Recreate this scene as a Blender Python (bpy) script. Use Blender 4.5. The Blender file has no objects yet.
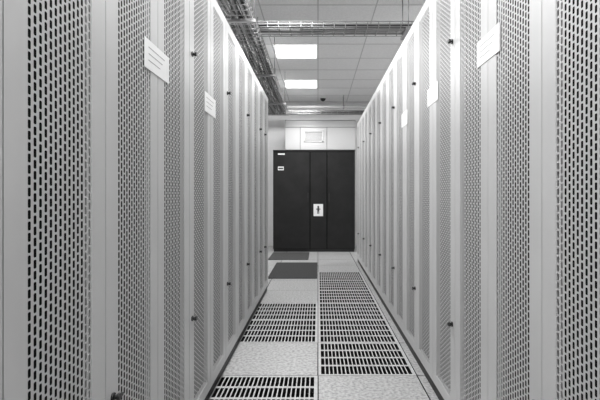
import bpy, bmesh, math, random
from mathutils import Vector, Matrix
random.seed(7)
S = bpy.context.scene
try:
    S.view_settings.view_transform = 'Standard'
except Exception: pass

# ---------------- materials ----------------
def mat(name, g, rough=0.5, metal=0.0, noise=None, bump=0.0, emit=0.0, spec=0.5, ramp=(0.35, 0.65)):
    m = bpy.data.materials.new(name); m.use_nodes = True
    nt = m.node_tree; b = nt.nodes['Principled BSDF']
    b.inputs['Base Color'].default_value = (g, g, g, 1)
    b.inputs['Roughness'].default_value = rough
    b.inputs['Metallic'].default_value = metal
    b.inputs['Specular IOR Level'].default_value = spec
    if emit:
        b.inputs['Emission Color'].default_value = (1, 1, 1, 1)
        b.inputs['Emission Strength'].default_value = emit
    if noise:
        sc, lo, hi = noise
        tc = nt.nodes.new('ShaderNodeTexCoord')
        n = nt.nodes.new('ShaderNodeTexNoise'); n.inputs['Scale'].default_value = sc
        n.inputs['Detail'].default_value = 8
        r = nt.nodes.new('ShaderNodeValToRGB')
        r.color_ramp.elements[0].position = ramp[0]; r.color_ramp.elements[1].position = ramp[1]
        r.color_ramp.elements[0].color = (lo, lo, lo, 1); r.color_ramp.elements[1].color = (hi, hi, hi, 1)
        nt.links.new(tc.outputs['Object'], n.inputs['Vector'])
        nt.links.new(n.outputs['Fac'], r.inputs['Fac'])
        nt.links.new(r.outputs['Color'], b.inputs['Base Color'])
        if bump:
            bp = nt.nodes.new('ShaderNodeBump'); bp.inputs['Strength'].default_value = bump
            bp.inputs['Distance'].default_value = 0.002
            nt.links.new(n.outputs['Fac'], bp.inputs['Height'])
            nt.links.new(bp.outputs['Normal'], b.inputs['Normal'])
    return m
M_white = mat('cabinet_powder_coat', 0.58, 0.42, noise=(3, 0.56, 0.60), spec=0.4)
M_perf = mat('perforated_steel', 0.52, 0.45, spec=0.4)
M_in = mat('cabinet_interior', 0.005, 0.8, spec=0.1)
M_black = mat('black_plastic', 0.012, 0.35)
M_plinth = mat('plinth_black', 0.010, 0.5, spec=0.3)
M_wall = mat('wall_paint', 0.70, 0.7, noise=(6, 0.68, 0.72))
M_ceil = mat('ceiling_tile', 0.8, 0.85, noise=(60, 0.78, 0.86), bump=0.2)
M_tbar = mat('ceiling_grid', 0.50, 0.5)
M_floor = mat('floor_laminate', 0.5, 0.40, noise=(55, 0.22, 0.46), ramp=(0.33, 0.60))
M_edge = mat('floor_tile_edge', 0.02, 0.6)
M_grate = mat('grate_aluminium', 0.5, 0.45, noise=(30, 0.40, 0.50))
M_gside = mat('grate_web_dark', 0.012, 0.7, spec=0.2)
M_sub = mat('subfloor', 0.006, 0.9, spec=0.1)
M_mat = mat('rubber_mat', 0.04, 0.85, noise=(120, 0.025, 0.06), bump=0.5, spec=0.2)
M_mat2 = mat('grey_rubber_mat', 0.08, 0.85, noise=(90, 0.04, 0.09), bump=0.5, spec=0.2)  # mid-grey speckle for the dark rectangle before the black doors
M_rack = mat('black_cabinet_paint', 0.012, 0.5, noise=(5, 0.012, 0.017), spec=0.25)
M_gap = mat('black_gap', 0.002, 0.9, spec=0.0)
M_paper = mat('paper', 0.88, 0.6)
M_print = mat('faint_print', 0.4, 0.6)
M_ink = mat('ink', 0.05, 0.6)
M_steel = mat('galvanised_wire', 0.30, 0.4, metal=0.7)
M_cab1 = mat('cable_sheath_grey', 0.25, 0.5)
M_cab2 = mat('cable_sheath_dark', 0.04, 0.5)
M_pipe = mat('painted_pipe', 0.45, 0.4)
M_gloss = mat('gloss_white_panel', 0.55, 0.15)
M_lamp = mat('lamp_diffuser', 0.9, 0.5, emit=2.5)

# ---------------- helpers ----------------
def box(bm, x0, x1, y0, y1, z0, z1, mi=0):
    v = [bm.verts.new(p) for p in ((x0,y0,z0),(x1,y0,z0),(x1,y1,z0),(x0,y1,z0),(x0,y0,z1),(x1,y0,z1),(x1,y1,z1),(x0,y1,z1))]
    fs = []
    for q in ((0,3,2,1),(4,5,6,7),(0,1,5,4),(1,2,6,5),(2,3,7,6),(3,0,4,7)):
        f = bm.faces.new([v[i] for i in q]); f.material_index = mi; fs.append(f)
    return fs
def cyl(bm, p0, p1, r, mi=0, seg=10, r2=None):
    p0 = Vector(p0); p1 = Vector(p1); d = p1 - p0
    q = d.to_track_quat('Z', 'Y'); r2 = r if r2 is None else r2
    A = []; B = []
    for i in range(seg):
        a = 2*math.pi*i/seg; o = Vector((math.cos(a), math.sin(a), 0))
        A.append(bm.verts.new(p0 + q @ (o*r))); B.append(bm.verts.new(p1 + q @ (o*r2)))
    for i in range(seg):
        j = (i+1) % seg
        f = bm.faces.new((A[i], A[j], B[j], B[i])); f.material_index = mi; f.smooth = seg > 6
    f = bm.faces.new(A[::-1]); f.material_index = mi
    f = bm.faces.new(B); f.material_index = mi
def mesh(name, bm, mats):
    me = bpy.data.meshes.new(name); bm.to_mesh(me); bm.free()
    for m in mats: me.materials.append(m)
    return me
def obj(name, me, parent=None, loc=(0,0,0), rot=0):
    o = bpy.data.objects.new(name, me); S.collection.objects.link(o)
    o.location = loc; o.rotation_euler = (0, 0, rot)
    if parent: o.parent = parent
    return o

# ---------------- server cabinets ----------------
def perf(bm, x0, x1, z0, z1, y, mi):
    nc = 14; nr = int(round((z1-z0)/0.0225))
    cw = (x1-x0)/nc; ch = (z1-z0)/nr
    hw, hh, k = 0.0045, 0.0089, 0.0020
    hole = [(-hw,-hh+k),(-hw+k,-hh),(hw-k,-hh),(hw,-hh+k),(hw,hh-k),(hw-k,hh),(-hw+k,hh),(-hw,hh-k)]
    for c in range(nc):
        xa = x0+c*cw; xb = xa+cw; xm = (xa+xb)/2
        off = ch/2 if c % 2 else 0
        n = nr-1 if c % 2 else nr
        if off:
            for (a, b) in ((z0, z0+off), (z1-off, z1)):
                f = bm.faces.new([bm.verts.new(p) for p in ((xa,y,a),(xb,y,a),(xb,y,b),(xa,y,b))]); f.material_index = mi
        for r in range(n):
            za = z0+off+r*ch; zb = za+ch; zm = (za+zb)/2
            C = [bm.verts.new(p) for p in ((xa,y,za),(xb,y,za),(xb,y,zb),(xa,y,zb))]
            H = [bm.verts.new((xm+a, y, zm+b)) for a, b in hole]
            for q in ((C[0],C[1],H[2],H[1]),(C[1],H[3],H[2]),(C[1],C[2],H[4],H[3]),(C[2],H[5],H[4]),
                      (C[2],C[3],H[6],H[5]),(C[3],H[7],H[6]),(C[3],C[0],H[0],H[7]),(C[0],H[1],H[0])):
                f = bm.faces.new(q); f.material_index = mi

def make_door(W, H, ml, mr):
    bm = bmesh.new(); g = 0.0022; z0 = 0.065; z1 = H-0.012; t = 0.02
    box(bm, g, ml, 0, t, z0, z1); box(bm, W-mr, W-g, 0, t, z0, z1)
    box(bm, ml, W-mr, 0, t, z0, z0+0.06); box(bm, ml, W-mr, 0, t, z1-0.06, z1)
    perf(bm, ml, W-mr, z0+0.06, z1-0.06, 0.0015, 1)
    return mesh('door_leaf', bm, [M_white, M_perf])
def make_body(W, H):
    bm = bmesh.new(); D = 1.0; e = 0.001
    box(bm, e, W-e, 0.024, D, 0.06, H, 0)
    box(bm, 0.004, W-0.004, 0.0215, 0.0238, 0.075, H-0.025, 1)
    box(bm, e, W-e, 0.012, D-0.03, 0.0, 0.058, 2)
    box(bm, W*0.3, W*0.7, 0.55, 0.85, H, H+0.02, 2)
    box(bm, e+0.004, W-e-0.004, 0.021, 0.06, H-0.008, H+0.004, 0)
    return mesh('cabinet_body', bm, [M_white, M_in, M_plinth])
def make_handle():
    bm = bmesh.new()
    cyl(bm, (0,0.0,0), (0,-0.005,0), 0.012, 0, 16)
    cyl(bm, (0,-0.005,0), (0,-0.014,0), 0.007, 0, 14)
    cyl(bm, (0,-0.014,0), (0,-0.022,0), 0.010, 0, 16, 0.009)
    box(bm, -0.005, 0.022, -0.021, -0.014, -0.004, 0.004)
    return mesh('swivel_lock', bm, [M_black])
ME_H = make_handle()

def cabinet_set(P, H):
    ms = 0.074; mb = P/2-ms-0.2515
    return dict(P=P, dl=make_door(P/2, H, mb, ms), dr=make_door(P/2, H, ms, mb), body=make_body(P, H))

def place(cs, loc, rot, hz, hpos):
    e = bpy.data.objects.new('server_cabinet', None); S.collection.objects.link(e)
    e.location = loc; e.rotation_euler = (0,0,rot); e.empty_display_size = 0.2
    obj('body', cs['body'], e)
    obj('door_left', cs['dl'], e)
    obj('door_right', cs['dr'], e, (cs['P']/2, 0, 0))
    for z in hz:
        obj('lock_handle', ME_H, e, (cs['P']/2 + hpos*0.04, 0, z))
    return e

HL, HR = 2.20, 2.25
XL, XR = -0.572, 0.635
PL, PR = 0.785, 0.804
csL = cabinet_set(PL, HL)
csR = cabinet_set(PR, HR)
for k in range(-3, 5):
    place(csL, (XL, 0.812+PL*k, 0), math.pi/2, (1.735, 0.535), 1)
for k in range(-3, 8):
    place(csR, (XR, 0.866+PR*(k+1), 0), -math.pi/2, (1.82, 0.485), -1)
e = bpy.data.objects.new('server_cabinet', None); S.collection.objects.link(e)
e.location = (XL, 0.812+PL*5, 0); e.rotation_euler = (0,0,math.pi/2)
obj('body', make_body(0.395, HL), e); obj('door', csL['dl'], e)
for z in (1.735, 0.535): obj('lock_handle', ME_H, e, (0.035, 0, z))

def paper_label(x, y, z, w, h, side):
    bm = bmesh.new()
    box(bm, -w/2, w/2, -0.0015, 0, -h/2, h/2, 0)
    for i in range(3):
        zz = h*0.25 - i*h*0.22
        box(bm, -w*0.36, w*(0.3-0.1*i), -0.0019, -0.0014, zz-0.0015, zz+0.0015, 1)
    obj('paper_label', mesh('paper_label', bm, [M_paper, M_print]), None, (x, y, z), math.pi/2 if side < 0 else -math.pi/2)
for y in (1.59, 2.37): paper_label(XL+0.0006, y, 1.57, 0.24, 0.10, -1)
for y in (1.670, 2.474, 3.278): paper_label(XR-0.0006, y, 1.65, 0.22, 0.10, 1)

# ---------------- raised floor ----------------
X0, X1, Y0, Y1, ZC = -3.0, 3.0, -2.2, 9.45, 3.04
TY = 2.71
grates = set()
for k in (-1, 1, 2): grates.add((-1, k))
for k in range(0, 6): grates.add((0, k))
grates.add((-1, -3)); grates.add((0, -3)); grates.add((-1,-5)); grates.add((0,-5))
bm = bmesh.new()
for i in range(-5, 5):
    for k in range(-9, 12):
        if (i, k) in grates: continue
        xa = i*0.6+0.003; xb = xa+0.6-0.006; ya = TY+k*0.6+0.003; yb = ya+0.6-0.006
        ya = max(ya, Y0); yb = min(yb, Y1)
        if yb-ya < 0.01: continue
        box(bm, xa, xb, ya, yb, -0.035, -0.0015, 1)
        box(bm, xa+0.001, xb-0.001, ya+0.001, yb-0.001, -0.0015, 0.0, 0)
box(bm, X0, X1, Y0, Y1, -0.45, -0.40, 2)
obj('floor', mesh('floor', bm, [M_floor, M_edge, M_sub]))
bm = bmesh.new()
a = 0.0025; b = 0.5975; fr = 0.020; T = -0.003
def gbar(x0, x1, y0, y1, top=0.0):
    box(bm, x0, x1, y0, y1, T+top, top, 0)
    if x1-x0 > 0.003 and y1-y0 > 0.003:
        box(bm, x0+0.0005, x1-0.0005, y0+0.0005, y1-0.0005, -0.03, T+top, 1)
gbar(a, b, a, fr); gbar(a, b, b-fr, b); gbar(a, fr, fr, b-fr); gbar(b-fr, b, fr, b-fr)
n = 22
for i in range(1, n):
    xx = fr+i*(b-2*fr)/n
    gbar(xx-0.0034, xx+0.0034, fr, b-fr, -0.0006)
NR = 4
for j in range(1, NR):
    yy = fr+j*(b-2*fr)/NR
    gbar(fr, b-fr, yy-0.010, yy+0.010, -0.0002)
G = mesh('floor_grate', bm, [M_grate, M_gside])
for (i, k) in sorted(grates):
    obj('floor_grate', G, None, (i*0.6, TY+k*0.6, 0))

def floor_mat(x0, x1, y0, y1, m):
    bm = bmesh.new()
    box(bm, x0, x1, y0, y1, 0.0, 0.005, 0)
    box(bm, x0+0.02, x1-0.02, y0+0.02, y1-0.02, 0.005, 0.009, 0)
    obj('rubber_floor_mat', mesh('rubber_floor_mat', bm, [m]))
floor_mat(-0.66, -0.01, 5.80, 7.15, M_mat)
floor_mat(-0.84, -0.16, 7.45, 8.42, M_mat2)

# ---------------- room shell ----------------
def shell(name, *b):
    bm = bmesh.new(); box(bm, *b); return obj(name, mesh(name, bm, [M_wall]))
shell('wall_back', X0-0.1, X1+0.1, Y1, Y1+0.1, -0.45, ZC+0.1)
shell('wall_front', X0-0.1, X1+0.1, Y0-0.1, Y0, -0.45, ZC+0.1)
shell('wall_left', X0-0.1, X0, Y0, Y1, -0.45, ZC+0.1)
shell('wall_right', X1, X1+0.1, Y0, Y1, -0.45, ZC+0.1)
CY = 5.79
bm = bmesh.new()
box(bm, X0, X1, Y0, Y1, ZC+0.003, ZC+0.1, 0)
for i in range(-5, 6):
    xx = i*0.6; box(bm, max(X0,xx-0.006), min(X1,xx+0.006), Y0, Y1, ZC, ZC+0.0028, 1)
for k in range(-14, 8):
    yy = CY+k*0.6
    if Y0 < yy < Y1: box(bm, X0, X1, yy-0.006, yy+0.006, ZC-0.0002, ZC+0.0026, 1)
obj('ceiling', mesh('ceiling', bm, [M_ceil, M_tbar]))

def lamp(i, y, POW):
    bm = bmesh.new(); x = i*0.6
    box(bm, x+0.012, x+0.588, y+0.012, y+0.588, ZC-0.004, ZC+0.004, 0)
    for q in ((x+0.010, x+0.59, y+0.010, y+0.022), (x+0.010, x+0.59, y+0.578, y+0.59), (x+0.010, x+0.022, y+0.022, y+0.578), (x+0.578, x+0.59, y+0.022, y+0.578)):
        box(bm, q[0], q[1], q[2], q[3], ZC-0.008, ZC-0.001, 1)
    o = obj('ceiling_light_panel', mesh('ceiling_light_panel', bm, [M_lamp, M_wall]))
    L = bpy.data.lights.new('panel_light', 'AREA'); L.shape = 'SQUARE'; L.size = 0.55; L.energy = POW
    lo = bpy.data.objects.new('panel_light', L); S.collection.objects.link(lo)
    lo.location = (x+0.3, y+0.3, ZC-0.012); lo.parent = o
F = 1.2
for k in (-4, -3, -2): lamp(-1, CY+1.8*k, 26*F)
lamp(-1, CY-1.8-0.6, 25*F)
for k in (0, 1): lamp(-1, CY+1.8*k, 24*F)
for k in (-3, -1, 1): lamp(-4, CY+1.8*k, 27*F); lamp(3, CY+1.8*k, 27*F)

# ---------------- back: black cabinets ----------------
bx0, bx1, by, bh = -0.854, 0.702, 8.48, 1.935
bm = bmesh.new()
box(bm, bx0, bx1, by+0.024, by+0.9, 0.05, bh, 0)
box(bm, bx0+0.006, bx1-0.006, by+0.022, by+0.0238, 0.055, bh-0.005, 4)
box(bm, bx0+0.01, bx1-0.01, by+0.04, by+0.88, 0.0, 0.05, 1)
seams = [bx0, -0.152, 0.171, bx1]
for a, b in zip(seams[:-1], seams[1:]):
    box(bm, a+0.007, b-0.007, by, by+0.02, 0.06, bh-0.04, 0)
box(bm, bx0, bx1, by+0.004, by+0.0215, bh-0.028, bh, 0)
for x in (-0.19, 0.21):
    box(bm, x-0.008, x+0.008, by-0.022, by-0.012, 0.95, 1.12, 1)
    box(bm, x-0.006, x+0.006, by-0.012, by, 0.955, 0.97, 1); box(bm, x-0.006, x+0.006, by-0.012, by, 1.10, 1.115, 1)
box(bm, -0.76, -0.63, by-0.002, by, 1.845, 1.87, 2)
box(bm, -0.76, -0.65, by-0.002, by, 1.55, 1.62, 2)
box(bm, -0.75, -0.66, by-0.0025, by, 1.57, 1.60, 3)
sx, sz = 0.005, 0.80
box(bm, sx-0.09, sx+0.09, by-0.002, by, sz-0.12, sz+0.11, 2)
cyl(bm, (sx, by-0.0035, sz+0.055), (sx, by-0.002, sz+0.055), 0.02, 3, 14)
box(bm, sx-0.018, sx+0.018, by-0.0035, by-0.002, sz-0.03, sz+0.035, 3)
box(bm, sx-0.04, sx+0.04, by-0.0035, by-0.002, sz+0.005, sz+0.022, 3)
box(bm, sx-0.018, sx-0.004, by-0.0035, by-0.002, sz-0.075, sz-0.03, 3)
box(bm, sx+0.004, sx+0.018, by-0.0035, by-0.002, sz-0.075, sz-0.03, 3)
obj('black_storage_cabinet', mesh('black_storage_cabinet', bm, [M_rack, M_black, M_paper, M_ink, M_gap]))

# overhead cupboard / panel with a light reflection built as pale slats
bm = bmesh.new()
px0, px1, pz0, pz1, py = -0.63, 0.72, 1.94, 2.54, 8.56
box(bm, px0, px1, py+0.014, py+0.35, pz0, pz1, 2)
for a, b in ((px0, -0.34), (-0.34, 0.17), (0.17, px1)):
    box(bm, a+0.006, b-0.006, py, py+0.012, pz0+0.01, 2.372, 0)
box(bm, px0+0.006, px1-0.006, py, py+0.012, 2.385, pz1-0.035, 0)
box(bm, px0-0.01, px1+0.01, py-0.01, py+0.35, pz1-0.022, pz1+0.01, 1)
gx0, gx1, gz0, gz1 = -0.27, 0.10, 2.10, 2.31  # extent of the pale slats that stand in for reflected light
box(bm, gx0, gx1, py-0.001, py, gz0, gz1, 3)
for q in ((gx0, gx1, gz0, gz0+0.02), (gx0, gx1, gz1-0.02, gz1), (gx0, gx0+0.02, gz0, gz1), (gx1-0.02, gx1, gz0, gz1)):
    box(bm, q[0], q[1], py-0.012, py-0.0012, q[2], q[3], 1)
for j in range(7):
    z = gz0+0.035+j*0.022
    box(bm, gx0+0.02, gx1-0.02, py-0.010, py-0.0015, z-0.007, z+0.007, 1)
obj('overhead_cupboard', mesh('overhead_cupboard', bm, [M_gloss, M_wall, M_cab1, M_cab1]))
bm = bmesh.new()
cyl(bm, (0.1,8.95,ZC), (0.1,8.95,ZC-0.025), 0.065, 0, 24)
bmesh.ops.create_uvsphere(bm, u_segments=20, v_segments=12, radius=0.055, matrix=Matrix.Translation((0.1,8.95,ZC-0.03)))
for f in bm.faces: f.smooth = True
for f in bm.faces:
    if f.calc_center_median().z < ZC-0.026: f.material_index = 1
obj('dome_security_camera', mesh('dome_security_camera', bm, [M_wall, M_black]))

# ---------------- cable trays ----------------
def curve_cables(name, paths, r, m, parent):
    cu = bpy.data.curves.new(name, 'CURVE'); cu.dimensions = '3D'; cu.bevel_depth = r; cu.bevel_resolution = 2
    for p in paths:
        sp = cu.splines.new('NURBS'); sp.points.add(len(p)-1); sp.order_u = 4; sp.use_endpoint_u = True
        for i, q in enumerate(p): sp.points[i].co = (*q, 1)
    cu.materials.append(m)
    o = bpy.data.objects.new(name, cu); S.collection.objects.link(o); o.parent = parent
    return o
def tray(name, axis, c0, c1, s0, s1, z, hh, hangers, nc=14):
    e = bpy.data.objects.new(name, None); S.collection.objects.link(e)
    P = (lambda c, s, zz: (c, s, zz)) if axis == 'y' else (lambda c, s, zz: (s, c, zz))
    bm = bmesh.new(); w = 0.0038
    n = max(2, int((c1-c0)/0.05))
    for i in range(n+1):
        c = c0+(c1-c0)*i/n; cyl(bm, P(c, s0, z), P(c, s1, z), w, 0, 6)
    for c in (c0, c1):
        for zz in (z+hh*0.5, z+hh): cyl(bm, P(c, s0, zz), P(c, s1, zz), w*1.3, 0, 6)
    m = int((s1-s0)/0.1)
    for i in range(m+1):
        s = s0+(s1-s0)*i/m
        cyl(bm, P(c0, s, z), P(c1, s, z), w, 0, 6)
        for c in (c0, c1): cyl(bm, P(c, s, z), P(c, s, z+hh), w, 0, 6)
    for s in hangers:
        x0, y0, _ = P(c0-0.03, s-0.02, 0); x1, y1, _ = P(c1+0.03, s+0.02, 0)
        box(bm, min(x0,x1), max(x0,x1), min(y0,y1), max(y0,y1), z-0.03, z-0.005)
        for c in (c0-0.02, c1+0.02): cyl(bm, P(c, s, z-0.03), P(c, s, ZC), 0.005, 0, 8)
    obj('wire_basket', mesh('wire_basket', bm, [M_steel]), e)
    for mi, (mm, r) in enumerate(((M_cab1, 0.007), (M_cab2, 0.009))):
        paths = []
        for i in range(nc//2):
            base = c0+0.03+(c1-c0-0.06)*random.random(); pz = z+0.014+random.random()*hh*0.8; p = []
            st = int((s1-s0)/0.35)+2
            for j in range(st+1):
                s = s0+(s1-s0)*j/st
                c = min(c1-0.02, max(c0+0.02, base+random.uniform(-0.03, 0.03)))
                p.append(P(c, s, pz+random.uniform(-0.006, 0.012)))
            paths.append(p)
        curve_cables('cables_%d' % (mi+1), paths, r, mm, e)
    return e
ZT = 1.1+1.45
tray('cable_tray', 'y', -0.93, -0.545, -1.5, 8.25, ZT, 0.08, (0.3, 2.0, 3.7, 5.4, 7.1), 40)
tray('cable_tray', 'x', 4.17, 4.42, -1.3, 1.5, ZT+0.11, 0.05, (-1.2, 0.84), 12)
tray('cable_tray', 'x', 8.30, 8.46, -1.3, 1.5, ZT+0.05, 0.05, (-1.2, 1.3), 10)
def pipe(pts, r, clamps):
    bm = bmesh.new()
    for p, q in zip(pts[:-1], pts[1:]): cyl(bm, p, q, r, 0, 14)
    for c, d in clamps:
        c = Vector(c); d = Vector(d)*0.015
        cyl(bm, c-d, c+d, r*1.35, 1, 14)
        cyl(bm, c+Vector((0,0,r)), (c.x, c.y, ZC), 0.005, 1, 8)
    obj('ceiling_pipe', mesh('ceiling_pipe', bm, [M_pipe, M_steel]))
for y, z, r in ((8.75, 2.80, 0.03), (8.9, 2.70, 0.022)):
    pipe([(-2.9, y, z), (2.9, y, z)], r, [((x, y, z), (1,0,0)) for x in (-2, -0.9, 0.5, 1.9)])
pipe([(-0.66, -2.0, 2.84), (-0.66, 8.6, 2.84)], 0.024, [((-0.66, y, 2.84), (0,1,0)) for y in (0.5, 2.6, 4.9, 6.9, 8.2)])

# ---------------- world + camera ----------------
w = bpy.data.worlds.new('World'); S.world = w; w.use_nodes = True
w.node_tree.nodes['Background'].inputs[0].default_value = (1,1,1,1)
w.node_tree.nodes['Background'].inputs[1].default_value = 0.1
cam = bpy.data.cameras.new('Camera'); co = bpy.data.objects.new('Camera', cam); S.collection.objects.link(co)
co.location = (0,0,1.1); co.rotation_euler = (math.pi/2, 0, 0)
cam.sensor_width = 36; cam.lens = 26.82; cam.shift_x = -0.03; cam.shift_y = -0.01; cam.clip_start = 0.02
S.camera = co
